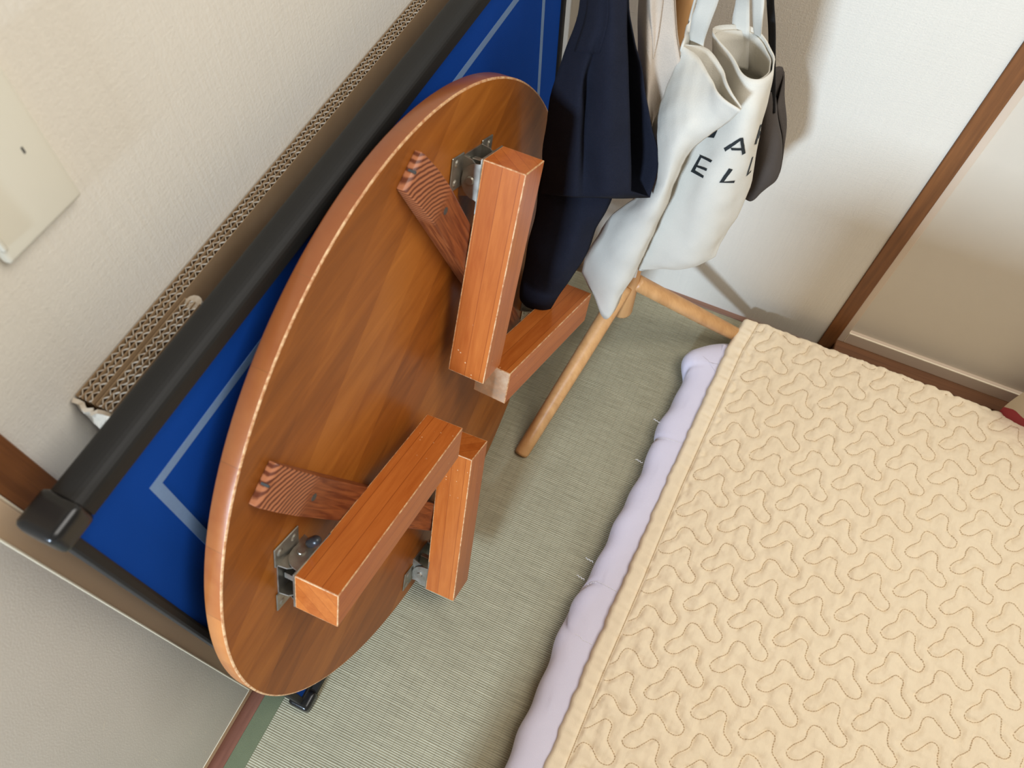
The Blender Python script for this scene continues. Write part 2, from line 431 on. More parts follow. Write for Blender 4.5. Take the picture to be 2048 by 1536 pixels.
BAG = {'tote_front': [[(-0.13, 0.819, 0.765), (-0.109, 0.81, 0.765), (-0.087, 0.784, 0.765), (-0.065, 0.755, 0.765), (-0.038, 0.751, 0.76)], [(-0.134, 0.8, 0.711), (-0.115, 0.77, 0.73), (-0.09, 0.752, 0.735), (-0.068, 0.75, 0.73), (-0.05, 0.756, 0.731)], [(-0.137, 0.79, 0.661), (-0.117, 0.757, 0.682), (-0.099, 0.742, 0.693), (-0.087, 0.745, 0.689), (-0.078, 0.757, 0.68)], [(-0.127, 0.78, 0.571), (-0.109, 0.75, 0.602), (-0.098, 0.74, 0.615), (-0.092, 0.745, 0.615), (-0.088, 0.76, 0.61)], [(-0.163, 0.79, 0.489), (-0.139, 0.762, 0.508), (-0.119, 0.75, 0.516), (-0.104, 0.752, 0.514), (-0.096, 0.767, 0.507)], [(-0.191, 0.79, 0.395), (-0.16, 0.768, 0.389), (-0.134, 0.758, 0.392), (-0.117, 0.762, 0.407), (-0.105, 0.772, 0.436)], [(-0.194, 0.785, 0.342), (-0.164, 0.772, 0.31), (-0.134, 0.765, 0.273), (-0.121, 0.768, 0.34), (-0.108, 0.775, 0.405)]],
'tote_body': [[(-0.109, 0.866, 0.765), (-0.075, 0.829, 0.765), (-0.052, 0.804, 0.765), (-0.035, 0.803, 0.765), (-0.026, 0.824, 0.765), (-0.028, 0.855, 0.765), (-0.049, 0.883, 0.765), (-0.077, 0.89, 0.765)], [(-0.085, 0.815, 0.688), (-0.06, 0.795, 0.702), (-0.036, 0.78, 0.715), (-0.021, 0.788, 0.714), (-0.014, 0.815, 0.704), (-0.013, 0.845, 0.693), (-0.031, 0.865, 0.678), (-0.065, 0.855, 0.677)], [(-0.102, 0.805, 0.601), (-0.072, 0.785, 0.619), (-0.042, 0.772, 0.637), (-0.017, 0.785, 0.64), (-0.004, 0.815, 0.635), (-0.003, 0.84, 0.627), (-0.024, 0.855, 0.609), (-0.074, 0.845, 0.595)], [(-0.108, 0.8, 0.495), (-0.072, 0.782, 0.515), (-0.04, 0.774, 0.534), (-0.016, 0.785, 0.543), (-0.0, 0.81, 0.546), (0.002, 0.83, 0.537), (-0.023, 0.84, 0.518), (-0.073, 0.835, 0.494)], [(-0.111, 0.8, 0.408), (-0.078, 0.788, 0.43), (-0.048, 0.782, 0.453), (-0.025, 0.79, 0.468), (-0.01, 0.805, 0.477), (-0.005, 0.815, 0.479), (-0.031, 0.825, 0.45), (-0.079, 0.82, 0.421)], [(-0.109, 0.8, 0.377), (-0.075, 0.796, 0.401), (-0.045, 0.794, 0.425), (-0.023, 0.798, 0.443), (-0.009, 0.806, 0.454), (-0.006, 0.81, 0.456), (-0.025, 0.812, 0.435), (-0.071, 0.81, 0.397)]],
'navy_front': [[(-0.244, 0.77, 0.853), (-0.223, 0.75, 0.87), (-0.2155, 0.7475, 0.8735), (-0.208, 0.745, 0.877), (-0.198, 0.755, 0.874)], [(-0.245, 0.755, 0.793), (-0.217, 0.73, 0.82), (-0.205, 0.726, 0.827), (-0.193, 0.722, 0.834), (-0.179, 0.735, 0.823)], [(-0.259, 0.745, 0.721), (-0.218, 0.715, 0.752), (-0.214, 0.728, 0.739), (-0.185, 0.712, 0.766), (-0.165, 0.728, 0.767)], [(-0.262, 0.735, 0.62), (-0.21, 0.705, 0.661), (-0.2, 0.716, 0.652), (-0.17, 0.703, 0.674), (-0.144, 0.722, 0.674)], [(-0.257, 0.73, 0.548), (-0.208, 0.702, 0.593), (-0.188, 0.708, 0.596), (-0.158, 0.7, 0.618), (-0.133, 0.718, 0.619)]],
'navy_back': [[(-0.246, 0.78, 0.847), (-0.235, 0.79, 0.844), (-0.226, 0.79, 0.847), (-0.217, 0.785, 0.852), (-0.199, 0.765, 0.868)], [(-0.248, 0.77, 0.783), (-0.235, 0.79, 0.781), (-0.22, 0.79, 0.785), (-0.204, 0.785, 0.792), (-0.179, 0.765, 0.799)], [(-0.263, 0.76, 0.709), (-0.24, 0.785, 0.699), (-0.217, 0.785, 0.707), (-0.192, 0.785, 0.716), (-0.158, 0.765, 0.743)], [(-0.266, 0.75, 0.606), (-0.231, 0.775, 0.599), (-0.2, 0.775, 0.612), (-0.167, 0.775, 0.626), (-0.117, 0.755, 0.651)], [(-0.258, 0.735, 0.543), (-0.213, 0.73, 0.56), (-0.179, 0.735, 0.57), (-0.145, 0.735, 0.585), (-0.11, 0.735, 0.603)]],
'navy_low': [[(-0.264, 0.745, 0.611), (-0.232, 0.742, 0.627), (-0.199, 0.745, 0.638), (-0.168, 0.755, 0.642)], [(-0.264, 0.735, 0.531), (-0.229, 0.722, 0.555), (-0.194, 0.722, 0.571), (-0.161, 0.74, 0.571)], [(-0.263, 0.715, 0.472), (-0.228, 0.7, 0.497), (-0.193, 0.7, 0.515), (-0.171, 0.725, 0.514)], [(-0.262, 0.695, 0.413), (-0.233, 0.682, 0.434), (-0.203, 0.684, 0.449), (-0.179, 0.708, 0.458)], [(-0.261, 0.683, 0.362), (-0.24, 0.672, 0.372), (-0.217, 0.675, 0.377), (-0.199, 0.692, 0.397)], [(-0.256, 0.685, 0.341), (-0.242, 0.678, 0.349), (-0.221, 0.68, 0.352), (-0.212, 0.688, 0.353)]],
'linen': [[(-0.197, 0.815, 0.841), (-0.183, 0.805, 0.851), (-0.175, 0.812, 0.849), (-0.162, 0.82, 0.849)], [(-0.184, 0.81, 0.775), (-0.17, 0.798, 0.786), (-0.162, 0.81, 0.78), (-0.142, 0.815, 0.784)], [(-0.172, 0.805, 0.713), (-0.156, 0.79, 0.725), (-0.15, 0.806, 0.716), (-0.122, 0.81, 0.734)], [(-0.157, 0.8, 0.652), (-0.144, 0.785, 0.665), (-0.138, 0.8, 0.655), (-0.117, 0.806, 0.667)], [(-0.141, 0.8, 0.589), (-0.13, 0.79, 0.598), (-0.124, 0.798, 0.593), (-0.111, 0.802, 0.6)]],
'brown': [[(-0.033, 0.925, 0.664), (-0.025, 0.915, 0.672), (-0.014, 0.92, 0.663), (-0.005, 0.935, 0.632)], [(-0.022, 0.92, 0.614), (-0.009, 0.905, 0.627), (0.004, 0.912, 0.622), (0.025, 0.935, 0.571)], [(-0.012, 0.92, 0.559), (0.005, 0.902, 0.574), (0.019, 0.91, 0.569), (0.032, 0.93, 0.55)], [(-0.002, 0.92, 0.514), (0.013, 0.905, 0.524), (0.025, 0.912, 0.527), (0.033, 0.93, 0.522)], [(0.004, 0.925, 0.472), (0.013, 0.918, 0.479), (0.019, 0.92, 0.488), (0.023, 0.93, 0.497)]],
'brown_strap': [[(-0.073, 0.925, 0.815), (-0.065, 0.925, 0.818)], [(-0.048, 0.922, 0.747), (-0.04, 0.922, 0.75)], [(-0.027, 0.918, 0.691), (-0.02, 0.918, 0.694)], [(-0.008, 0.912, 0.643), (-0.002, 0.912, 0.645)]],
'handle_f': [[(-0.111, 0.822, 0.729), (-0.089, 0.815, 0.735)], [(-0.124, 0.832, 0.75), (-0.104, 0.826, 0.756)], [(-0.128, 0.838, 0.764), (-0.109, 0.832, 0.769)], [(-0.129, 0.826, 0.798), (-0.107, 0.826, 0.801)], [(-0.128, 0.825, 0.82), (-0.105, 0.825, 0.827)], [(-0.132, 0.825, 0.854), (-0.106, 0.825, 0.862)], [(-0.172, 0.833, 0.99), (-0.135, 0.833, 0.99)], [(-0.172, 0.865, 1.075), (-0.135, 0.865, 1.075)]],
'handle_g': [[(-0.135, 0.842, 0.714), (-0.126, 0.846, 0.726)], [(-0.131, 0.815, 0.765), (-0.128, 0.839, 0.765)], [(-0.135, 0.845, 0.775), (-0.134, 0.85, 0.782)], [(-0.134, 0.845, 0.807), (-0.133, 0.85, 0.812)], [(-0.136, 0.85, 0.828), (-0.136, 0.855, 0.836)], [(-0.178, 0.85, 0.99), (-0.168, 0.87, 0.99)], [(-0.175, 0.865, 1.075), (-0.165, 0.89, 1.075)]],
'handle_b': [[(-0.07, 0.872, 0.72), (-0.052, 0.872, 0.722)], [(-0.085, 0.883, 0.753), (-0.064, 0.884, 0.755)], [(-0.091, 0.886, 0.773), (-0.071, 0.886, 0.776)], [(-0.093, 0.882, 0.797), (-0.078, 0.882, 0.802)], [(-0.098, 0.86, 0.845), (-0.086, 0.86, 0.848)], [(-0.15, 0.868, 0.99), (-0.12, 0.868, 0.99)], [(-0.16, 0.875, 1.075), (-0.13, 0.875, 1.075)]],
'handle_c': [[(-0.059, 0.891, 0.755), (-0.051, 0.889, 0.755)], [(-0.066, 0.87, 0.788), (-0.055, 0.865, 0.793)], [(-0.073, 0.87, 0.81), (-0.06, 0.865, 0.817)], [(-0.083, 0.87, 0.843), (-0.072, 0.87, 0.847)], [(-0.13, 0.88, 0.99), (-0.105, 0.88, 0.99)], [(-0.14, 0.885, 1.075), (-0.115, 0.885, 1.075)]]}
LETTERS = {'A': [[(-0.043, 0.78, 0.677), (-0.04, 0.78, 0.673), (-0.028, 0.78, 0.696), (-0.03, 0.78, 0.699)], [(-0.03, 0.78, 0.699), (-0.027, 0.78, 0.701), (-0.018, 0.78, 0.68), (-0.021, 0.78, 0.676)], [(-0.036, 0.78, 0.681), (-0.034, 0.78, 0.678), (-0.022, 0.78, 0.683), (-0.023, 0.78, 0.686)]],
'E': [[(-0.068, 0.78, 0.656), (-0.065, 0.78, 0.653), (-0.068, 0.78, 0.628), (-0.073, 0.78, 0.625)], [(-0.069, 0.78, 0.656), (-0.066, 0.78, 0.652), (-0.052, 0.78, 0.649), (-0.051, 0.78, 0.653)], [(-0.068, 0.78, 0.638), (-0.067, 0.78, 0.635), (-0.054, 0.78, 0.634), (-0.054, 0.78, 0.638)], [(-0.073, 0.78, 0.625), (-0.069, 0.78, 0.629), (-0.055, 0.78, 0.625), (-0.055, 0.78, 0.621)]],
'L': [[(-0.03, 0.78, 0.65), (-0.025, 0.78, 0.65), (-0.03, 0.78, 0.627), (-0.035, 0.78, 0.623)], [(-0.035, 0.78, 0.623), (-0.03, 0.78, 0.627), (-0.018, 0.78, 0.634), (-0.018, 0.78, 0.63)]],
'V': [[(-0.066, 0.78, 0.685), (-0.057, 0.78, 0.7), (-0.057, 0.78, 0.696), (-0.058, 0.78, 0.687)]],
'N': [[(-0.014, 0.78, 0.725), (-0.013, 0.78, 0.726), (-0.01, 0.78, 0.697), (-0.012, 0.78, 0.696)], [(-0.013, 0.78, 0.716), (-0.011, 0.78, 0.717), (-0.01, 0.78, 0.706), (-0.011, 0.78, 0.705)]],
'I': [[(-0.009, 0.78, 0.677), (-0.008, 0.78, 0.678), (-0.006, 0.78, 0.651), (-0.007, 0.78, 0.646)], [(-0.007, 0.78, 0.646), (-0.006, 0.78, 0.651), (-0.004, 0.78, 0.658), (-0.004, 0.78, 0.654)]]}
# ------------------------------------------------------------------ the room
XW = -0.437          # face of the left wall
YB = 1.088           # face of the back wall
fl = tag(add('floor', box(-.404, 1.7, -1.3, 1.076, -.05, 0), M_TATAMI), kind='structure')
tag(add('tatami_border', box(-.404, -.374, -1.3, 1.074, -.004, .0012, .0005, 1), M_HERI, fl), 'dark green cloth edging of the mat')
wl = tag(add('wall_left', box(XW - .06, XW, .082, YB + .06, -.05, 1.7), M_WALL), kind='structure')
wb_ = tag(add('wall_back', box(XW, .256, YB, YB + .06, -.05, 1.7), M_WALLB), kind='structure')
t = tag(add('trim_1', box(XW - .06, -.4325, .0485, .082, -.05, 1.7, .001, 1), M_POST), kind='structure')
t = tag(add('trim_2', box(-.4335, -.404, -1.3, .0485, -.05, .002, .001, 1), M_RED), kind='structure')
add('wall_strip', box(-.4335, -.404, .0485, 1.076, -.05, .002, .001, 1), M_RED, t)
t = tag(add('trim_3', box(-.404, .27, 1.076, YB + .004, -.05, .003, .001, 1), M_STRIP), kind='structure')
t = tag(add('trim_4', box(.2565, .2845, YB - .004, YB + .06, -.05, 1.7, .0012, 1), M_POST), kind='structure')
add('shadow_gap', box(.2545, .2565, YB + .001, YB + .05, -.05, 1.7), M_DARK, t)
t = tag(add('trim_5', box(.2845, 1.7, 1.062, YB + .05, -.05, .034, .0015, 1), M_POSTH), kind='structure')

# grey sliding door in the left wall
d1 = tag(add('door_1', box(XW - .03, -.4255, -.36, .0452, .003, 1.7, .0008, 1), M_STILE), kind='structure')
dp = add('door_panel', box(-.436, -.4185, -.345, .0205, .043, 1.68), M_DOOR, d1)
add('panel_edge', box(-.436, -.4180, .0203, .0226, .0405, 1.68, .0009, 2), M_EDGE, dp)
add('panel_edge', box(-.436, -.4180, -.345, .0203, .0405, .0432, .0009, 2), M_EDGE, dp)
add('bevel_highlight', box(-.44, -.4290, .0457, .0480, 0, 1.7, .0006, 1), M_EDGE, d1)  # pale strip that paints the highlight on the post's bevel
# scratches on the panel are thin raised scuffs of paler paper
for i in range(26):
    y = random.uniform(-.26, .01); z = random.uniform(.06, .42)
    L = random.uniform(.003, .016); a = random.gauss(.9, .5)
    dy, dz = math.cos(a) * L, math.sin(a) * L
    w = .0003
    v = [(-.41835, y - w, z), (-.41835, y + w, z), (-.41835, y + dy + w * .4, z + dz), (-.41835, y + dy - w * .4, z + dz)]
    add('scuff', pyd('scuff', v, [(0, 1, 2, 3)]), M_EDGE, d1)

# closet door in the back wall
d2 = tag(add('door_2', box(.2845, 1.7, YB + .012, YB + .03, .03, 1.7), M_CLOSET), kind='structure')
add('stile', box(.2845, .2985, YB + .003, YB + .02, .034, 1.7, .0012, 2), M_STILE2, d2)
add('rail', box(.2985, 1.7, YB + .003, YB + .02, .034, .0665, .0018, 2, wear=True), [M_STILE2, M_EDGE], d2)

# ------------------------------------------------------------------ light switch
sw = tag(empty('light_switch', (XW, .201, .93)), 'ivory plastic light switch plate on the beige wall', 'light switch')
add('cover_plate', box(0, .009, -.036, .036, -.0005, .12, .0045, 4), M_PLATE, sw, smooth=True)
add('rocker', box(.008, .0118, -.0345, -.0305, .0135, .1, .0012, 2), M_PLATE, sw, smooth=True)
add('indicator', box(.0085, .0092, .0162, .0178, .055, .060), M_DARK, sw)

# ------------------------------------------------------------------ cardboard behind the board
cb = tag(empty('folded_cardboard', (XW + .003, .14, 0)), 'thick brown corrugated cardboard folded over, standing against the beige wall', 'cardboard')
CT = .790
def flute_row(x0, x1, y0, y1, parent, ph):
    n = int((y1 - y0) / .0023)
    v, f = [], []
    for i in range(n + 1):
        y = y0 + (y1 - y0) * i / n
        x = (x0 + x1) / 2 + (x1 - x0) * .46 * math.sin(i * math.pi / 2 * 1.0 + ph) + random.uniform(-.0002, .0002)
        z = CT - .0004 + random.uniform(-.0006, .0003)
        v += [(x, y, z), (x, y, CT - .0016), (x, y, CT - .03)]
        if i: f += [(3 * i - 3, 3 * i, 3 * i + 1, 3 * i - 2), (3 * i - 2, 3 * i + 1, 3 * i + 2, 3 * i - 1)]
    me = pyd('flute', v, f)
    for q_ in me.polygons: q_.material_index = q_.index % 2
    o = add('flute', me, [M_FLUTE, M_FLUTE_SHADE], parent)
    s = o.modifiers.new('thickness', 'SOLIDIFY'); s.thickness = .0006; s.offset = 0
    return o
def corrugated(name, x0, x1, y0, y1, layers):
    bm = box(x0, x1, y0, y1, 0, CT - .03)
    o = add(name, bm, M_CARD, cb)
    w = (x1 - x0) / layers
    for k in range(layers + 1):
        x = x0 + w * k
        add('liner', box(x - .00028, x + .00028, y0, y1, CT - .031, CT), M_CARD, o)
        if k < layers: flute_row(x + .0003, x + w - .0003, y0, y1, o, (k % 2) * math.pi / 2)
    return o
corrugated('back_sheet', .001, .0165, 0, .86, 3)
fs = corrugated('front_sheet', .0215, .0365, 0, .118, 3)
# crushed fold joining the two sheets on the left
v, f = [], []
NZ, NX = 90, 10
for i in range(NZ + 1):
    for j in range(NX + 1):
        v.append((.001 + .0355 * j / NX, -.004 - .004 * math.sin(math.pi * j / NX) + random.uniform(-.0026, .0026), CT * i / NZ - (random.uniform(0, .004) if i == NZ else 0)))
for i in range(NZ):
    for j in range(NX):
        a = i * (NX + 1) + j; f.append((a, a + 1, a + NX + 2, a + NX + 1))
o = add('crushed_fold', pyd('fold', v, f), M_FLUTE, cb); m = o.modifiers.new('t', 'SOLIDIFY'); m.thickness = .004
v, f = [], []
add('flap_end', tube([(.029, .118, .02), (.029, .118, CT - .002)], .0074, 12), M_FLUTE, fs)

# ------------------------------------------------------------------ blue felt board
BL, BH = .985, .835
tilt = math.atan2(.012, BH)
bm4 = Matrix.Translation((-.3405, .0315, 0)) @ Matrix.Rotation(-tilt, 4, 'Y')
bd = tag(empty('felt_game_board', mat=bm4), 'large blue felt board with pale border line and black rim, leaning on the wall', 'board')
add('felt_panel', box(-.016, 0, .012, BL - .012, .012, BH - .012), M_FELT, bd)
ins, lw = .085, .0105
ly0, ly1, lz0, lz1 = .074, BL - .082, .072, BH - .082
for a in ((ly0, ly1, lz1 - lw, lz1), (ly0, ly1, lz0, lz0 + lw), (ly0, ly0 + lw, lz0 + lw, lz1 - lw), (ly1 - lw, ly1, lz0 + lw, lz1 - lw)):
    add('border_line', box(-.0004, .0004, *a), M_LINE, bd)
def rim(name, horizontal, at, r0, r1):
    # D-shaped extrusion: rounded over the edge of the board
    prof = []
    for k in range(15):
        a = -math.pi / 2 + math.pi * k / 14
        prof.append((-.0015 + .0155 * math.sin(a), .012 * math.cos(a) ** .7 if math.cos(a) > 1e-6 else 0))
    prof = [(p[0], p[1]) for p in prof] + [(.014, -.010), (-.017, -.010)]
    if horizontal:
        poly = [(x, at[0] + at[1] * y) for x, y in prof]      # (x,z), along y
        return prism(poly, 1, r0, r1)
    poly = [(x, at[0] + at[1] * y) for x, y in prof]          # (x,y), along z
    return prism(poly, 2, r0, r1)
add('rim', rim('r', True, (BH - .012, 1), .03, BL - .03), M_BLACK, bd)
add('rim', rim('r', True, (.012, -1), .03, BL - .03), M_BLACK, bd)
add('rim', box(-.016, .0040, .004, .015, .028, BH - .028, .003, 2), M_BLACK, bd)
add('rim', box(-.016, .0045, BL - .016, BL - .002, .028, BH - .028, .004, 2), M_BLACK, bd)
for y, z in ((0, 0), (0, BH), (BL, 0), (BL, BH)):
    sy = 1 if y == 0 else -1; sz = 1 if z == 0 else -1
    ya, yb = sorted((y - sy * .0015, y + sy * .031)); za, zb = sorted((z - sz * .0015, z + sz * .026))
    c = box(-.0195, .0165, ya, yb, za, zb, .0085, 4)
    # cut-away step towards the felt
    o = add('corner_cap', c, M_CAP, bd, smooth=True)
    ya, yb = sorted((y + sy * .012, y + sy * .037)); za, zb = sorted((z + sz * .012, z + sz * .032))
    add('cap_lip', box(-.015, .0045, ya, yb, za, zb, .002, 2), M_BLACK, o)

# ------------------------------------------------------------------ round folding table
R = .4203
c0 = Vector((-.28287, .43653, .41977)); nn = Vector((.99835, -.02241, .05288)); uu = Vector((.02244, .99975, 0)); vv = Vector((-.05286, .00119, .99860))
base = c0 - vv * R
TM = Matrix(((uu.x, vv.x, nn.x, base.x), (uu.y, vv.y, nn.y, base.y), (uu.z, vv.z, nn.z, base.z), (0, 0, 0, 1)))
tb = tag(empty('round_folding_table', mat=TM), 'round lacquered wooden low table on edge, its four square legs folded flat', 'table')
TH = .0215
b = bmesh.new(); S = 176
def ring(r, h): return [b.verts.new((r * math.cos(2 * math.pi * k / S), R + r * math.sin(2 * math.pi * k / S), h)) for k in range(S)]
r1 = ring(R - .0022, 0); r2 = ring(R - .0022, -TH)
b.faces.new(r1); b.faces.new(r2[::-1])
add('tabletop', b, M_TOP, tb)
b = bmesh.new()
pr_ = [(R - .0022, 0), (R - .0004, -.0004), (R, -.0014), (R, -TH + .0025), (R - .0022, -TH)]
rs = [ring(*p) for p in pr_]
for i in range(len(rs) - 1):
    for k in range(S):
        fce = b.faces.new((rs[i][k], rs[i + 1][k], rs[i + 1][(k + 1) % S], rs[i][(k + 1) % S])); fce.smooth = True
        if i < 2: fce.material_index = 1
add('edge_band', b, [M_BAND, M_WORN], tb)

LEGW, LEGT = .053, .0518
legs = [('A', -.3234, .1177, -.3952, .0254, .0147, .2963), ('B', -.1388, -.3677, 1.1163, .0309, .0160, .3004),
        ('C', .1565, .3129, -1.9728, .0260, .0172, .2909), ('D', .327, -.132, 2.7235, .0500, .0300, .289)]
def hinge_parts(par, h0, mirror):
    """steel folding bracket: flanged base, eared leg plate, screws, rivets and a rubber-tipped lever"""
    W2 = .0268
    bm = box(.004, .052, -W2 + .004, W2 - .004, .0002, .0018)
    for s in (-1, 1):
        y = s * (W2 - .004)
        prism([(.004, 0), (.052, 0), (.047, .016), (.034, h0 - .004), (.014, h0 - .004), (.006, .012)], 1, y - .0009, y + .0009, bm)
        ya, yb = sorted((s * (W2 - .004), s * (W2 + .024)))
        box(.000, .040, ya, yb, .0002, .0022, .0009, 1, bm)
    basep = add('base_plate', bm, M_STEEL, par)
    bm = box(.000, .066, -W2, W2, h0 - .0024, h0 - .0002, .0006, 1)
    for s in (-1, 1):
        pts = [(.006, h0 - .001), (.050, h0 - .001)]
        for k in range(13):
            a = math.pi * k / 12
            pts.append((.028 + .021 * math.cos(a), h0 - .004 - (h0 - .0075) * math.sin(a)))
        prism(pts, 1, s * W2 - .0009, s * W2 + .0009, bm)
    lp = add('leg_plate', bm, M_STEEL, par)
    for s in (-1, 1):
        for x in (.008, .031):
            sc_ = tube([(x, s * (W2 + .014), .002), (x, s * (W2 + .014), .0036)], [.0048, .0030], 12)
            box(x - .0022, x + .0022, s * (W2 + .014) - .0004, s * (W2 + .014) + .0004, .0034, .0038, bm=sc_)
            add('screw', sc_, M_STEEL, par)
        ya = s * (W2 + .0005); yb = s * (W2 + .0032)
        add('rivet', tube([(.028, ya, h0 * .55), (.028, yb, h0 * .55)], [.0052, .0042], 14), M_STEEL, par)
    s = mirror
    p0 = Vector((.040, s * (W2 + .001), h0 * .5)); dr = Vector((-.22, s * .78, .58)).normalized()
    lv = add('lever', tube([p0 - Vector((0, s * .01, 0)), p0, p0 + dr * .012], .0026, 10), M_STEEL, par, smooth=True)
    q0 = p0 + dr * .009
    add('rubber_tip', tube([q0, q0 + dr * .002, q0 + dr * .016, q0 + dr * .0205, q0 + dr * .0225], [.0046, .0060, .0060, .0048, .0014], 14), M_RUBBER, par, smooth=True)

for nm, a, bq, th, h0, h1, L in legs:
    sl = math.atan2(h1 - h0, L)
    lm = Matrix.Translation((a, bq + R, h0)) @ Matrix.Rotation(th, 4, 'Z') @ Matrix.Rotation(-sl, 4, 'Y')
    g = box(0, L, -LEGW / 2, LEGW / 2, 0, LEGT, .0012, 2, wear=True)
    mats = [M_LEG, M_WORN]
    if nm == 'D':
        for fce in g.faces:
            if fce.normal.x > .9 and fce.material_index == 0: fce.material_index = 2
        mats = [M_LEG, M_WORN, M_BARE]
    add('leg', g, mats, tb, mat=lm)
    hm = Matrix.Translation((a, bq + R, 0)) @ Matrix.Rotation(th, 4, 'Z')
    hg = add('hinge', box(.012, .044, -.004, .004, .003, h0 - .003, .0006, 1), M_STEEL, tb, mat=hm)
    hinge_parts(hg, h0, 1 if nm in 'AC' else -1)

def batten(p, q):
    p = Vector(p); q = Vector(q); L = (q - p).length; th = math.atan2(q.y - p.y, q.x - p.x)
    poly = [(0, 0), (0, .007), (.003, .0105), (.028, .0175), (.062, .0215), (L - .062, .0215), (L - .028, .0175), (L - .003, .0105), (L, .007), (L, 0)]
    g = prism(poly, 1, -.0215, .0215, bev=.0015)
    m = Matrix.Translation((p.x, p.y + R, 0)) @ Matrix.Rotation(th, 4, 'Z')
    o = add('batten', g, M_BATTEN, tb, mat=m)
    for x in (.078, L - .078):
        add('screw_hole', tube([(x, 0, .0212), (x, 0, .0218)], .0042, 14), M_DARK, o)
    add('end_slot', box(-.0004, .0022, -.0012, .0012, .003, .0113), M_DARK, o)
batten((-.274, .272), (-.026, -.385))
batten((.026, .390), (.272, -.268))

# ------------------------------------------------------------------ coat rack
rk = tag(empty('coat_rack', (-.131, .885, 0)), 'pale beech coat rack with splayed round legs beside the bed', 'coat rack')
def W2L(p, par): return Vector(p) - Vector(par.location)
pole = [(-.131, .885, .147), (-.131, .885, .152), (-.1325, .885, .24), (-.141, .885, .45), (-.153, .885, .77), (-.163, .885, 1.1), (-.172, .885, 1.45), (-.1735, .885, 1.47)]
add('pole', tube([W2L(p, rk) for p in pole], [.0195, .0208, .0198, .0175, .0150, .0140, .0135, .010], 24), M_BEECH, rk, smooth=True)
hub = Vector((-.131, .885, .235))
for foot in ((-.2035, .5935, 0), (.147, 1.030, 0), (-.335, 1.062, 0)):
    f_ = Vector(foot); d = (f_ - hub); h_ = Vector((d.x, d.y, 0)).normalized()
    a = hub + h_ * .012
    pts = [a, a.lerp(f_, .02), a.lerp(f_, .5), a.lerp(f_, .985), f_]
    g = tube([W2L(p, rk) for p in pts], [.0150, .0152, .0150, .0140, .0128], 20)
    for vtx in g.verts:
        if vtx.co.z < 0: vtx.co.z = 0
    add('leg', g, M_BEECH, rk, smooth=True)
for k, ang in enumerate((0, 90, 180, 270)):
    a = math.radians(ang + 30); p = W2L((-.163, .885, 1.085), rk); dq = Vector((math.cos(a), math.sin(a), .55)).normalized()
    add('peg', tube([p, p + dq * .03, p + dq * .095, p + dq * .105], [.008, .0085, .0095, .004], 14), M_BEECH, rk, smooth=True)
add('paper_label', box(-.010, .0065, -.0212, -.0204, -.010, .012), M_PAPER, rk, mat=Matrix.Translation((-.003, 0, .282)) @ Matrix.Rotation(math.radians(28), 4, 'Z'))

# ------------------------------------------------------------------ bags
def crom(P, n, closed=False):
    P = np.asarray(P, float); m = len(P); out = []
    segs = m if closed else m - 1
    for i in range(segs):
        if closed: p0, p1, p2, p3 = P[(i - 1) % m], P[i], P[(i + 1) % m], P[(i + 2) % m]
        else:
            p1, p2 = P[i], P[i + 1]; p0 = P[i - 1] if i else 2 * p1 - p2; p3 = P[i + 2] if i + 2 < m else 2 * p2 - p1
        for k in range(n):
            t = k / n
            out.append(.5 * ((2 * p1) + (-p0 + p2) * t + (2 * p0 - 5 * p1 + 4 * p2 - p3) * t * t + (-p0 + 3 * p1 - 3 * p2 + p3) * t ** 3))
    if not closed: out.append(P[-1])
    return np.array(out)

def surf(rows, nu=6, nv=7, closed=False):
    R1 = np.array([crom(r, nu, closed) for r in rows])          # rows x dense cols
    D = np.array([crom(R1[:, j], nv) for j in range(R1.shape[1])])  # cols x dense rows x 3
    return D.transpose(1, 0, 2)

def soft_noise(G, amp, fr, seed):
    r = np.random.RandomState(seed); q = np.zeros(G.shape[:2])
    for k in range(9):
        w = r.normal(size=3) * fr; q += np.sin(G @ w + r.uniform(0, 6.28))
    return q * amp / 3

def grid_faces(nr, nc, off=0, closed=False, flip=False):
    f = []
    for i in range(nr - 1):
        for j in range(nc if closed else nc - 1):
            a = off + i * nc + j; b_ = off + i * nc + (j + 1) % nc
            q = (a, b_, b_ + nc, a + nc)
            f.append(q[::-1] if flip else q)
    return f

def normals(G):
    du = np.gradient(G, axis=1); dv = np.gradient(G, axis=0)
    n = np.cross(du, dv); n /= (np.linalg.norm(n, axis=2, keepdims=True) + 1e-9)
    return n

def wrinkle(G, amp, fr, seed):
    return G + normals(G) * soft_noise(G, amp, fr, seed)[..., None]

def cloth(name, G, m, par, thick=.0016, extra=None, closed=False, bottom=False):
    nr, nc = G.shape[:2]
    v = G.reshape(-1, 3).tolist(); f = grid_faces(nr, nc, 0, closed)
    if bottom and closed: f.append(tuple(range((nr - 1) * nc, nr * nc)))
    if extra is not None:
        off = len(v); v += extra.reshape(-1, 3).tolist(); f += grid_faces(nr, nc, off, closed, True)
        for i in range(nr - 1):           # close left side
            f.append((i * nc, (i + 1) * nc, off + (i + 1) * nc, off + i * nc))
        for j in range(nc - 1):           # close the bottom
            a = (nr - 1) * nc + j; f.append((a, a + 1, off + a + 1, off + a))
    me = pyd(name, v, f)
    o = add(name, me, m, par, smooth=True, inv=True)
    s = o.modifiers.new('thickness', 'SOLIDIFY'); s.thickness = thick; s.offset = 0
    return o, me

tote = tag(empty('canvas_tote_bag', (-.09, .80, .28)), 'cream canvas tote bag with dark printed capital letters, hanging from the rack', 'bag')
GB = surf(BAG['tote_body'], 6, 8, True); GB = wrinkle(wrinkle(GB, .0024, 34, 3), .0007, 140, 13)
body, body_me = cloth('body', GB, M_TOTE, tote, .0018, closed=True, bottom=True)
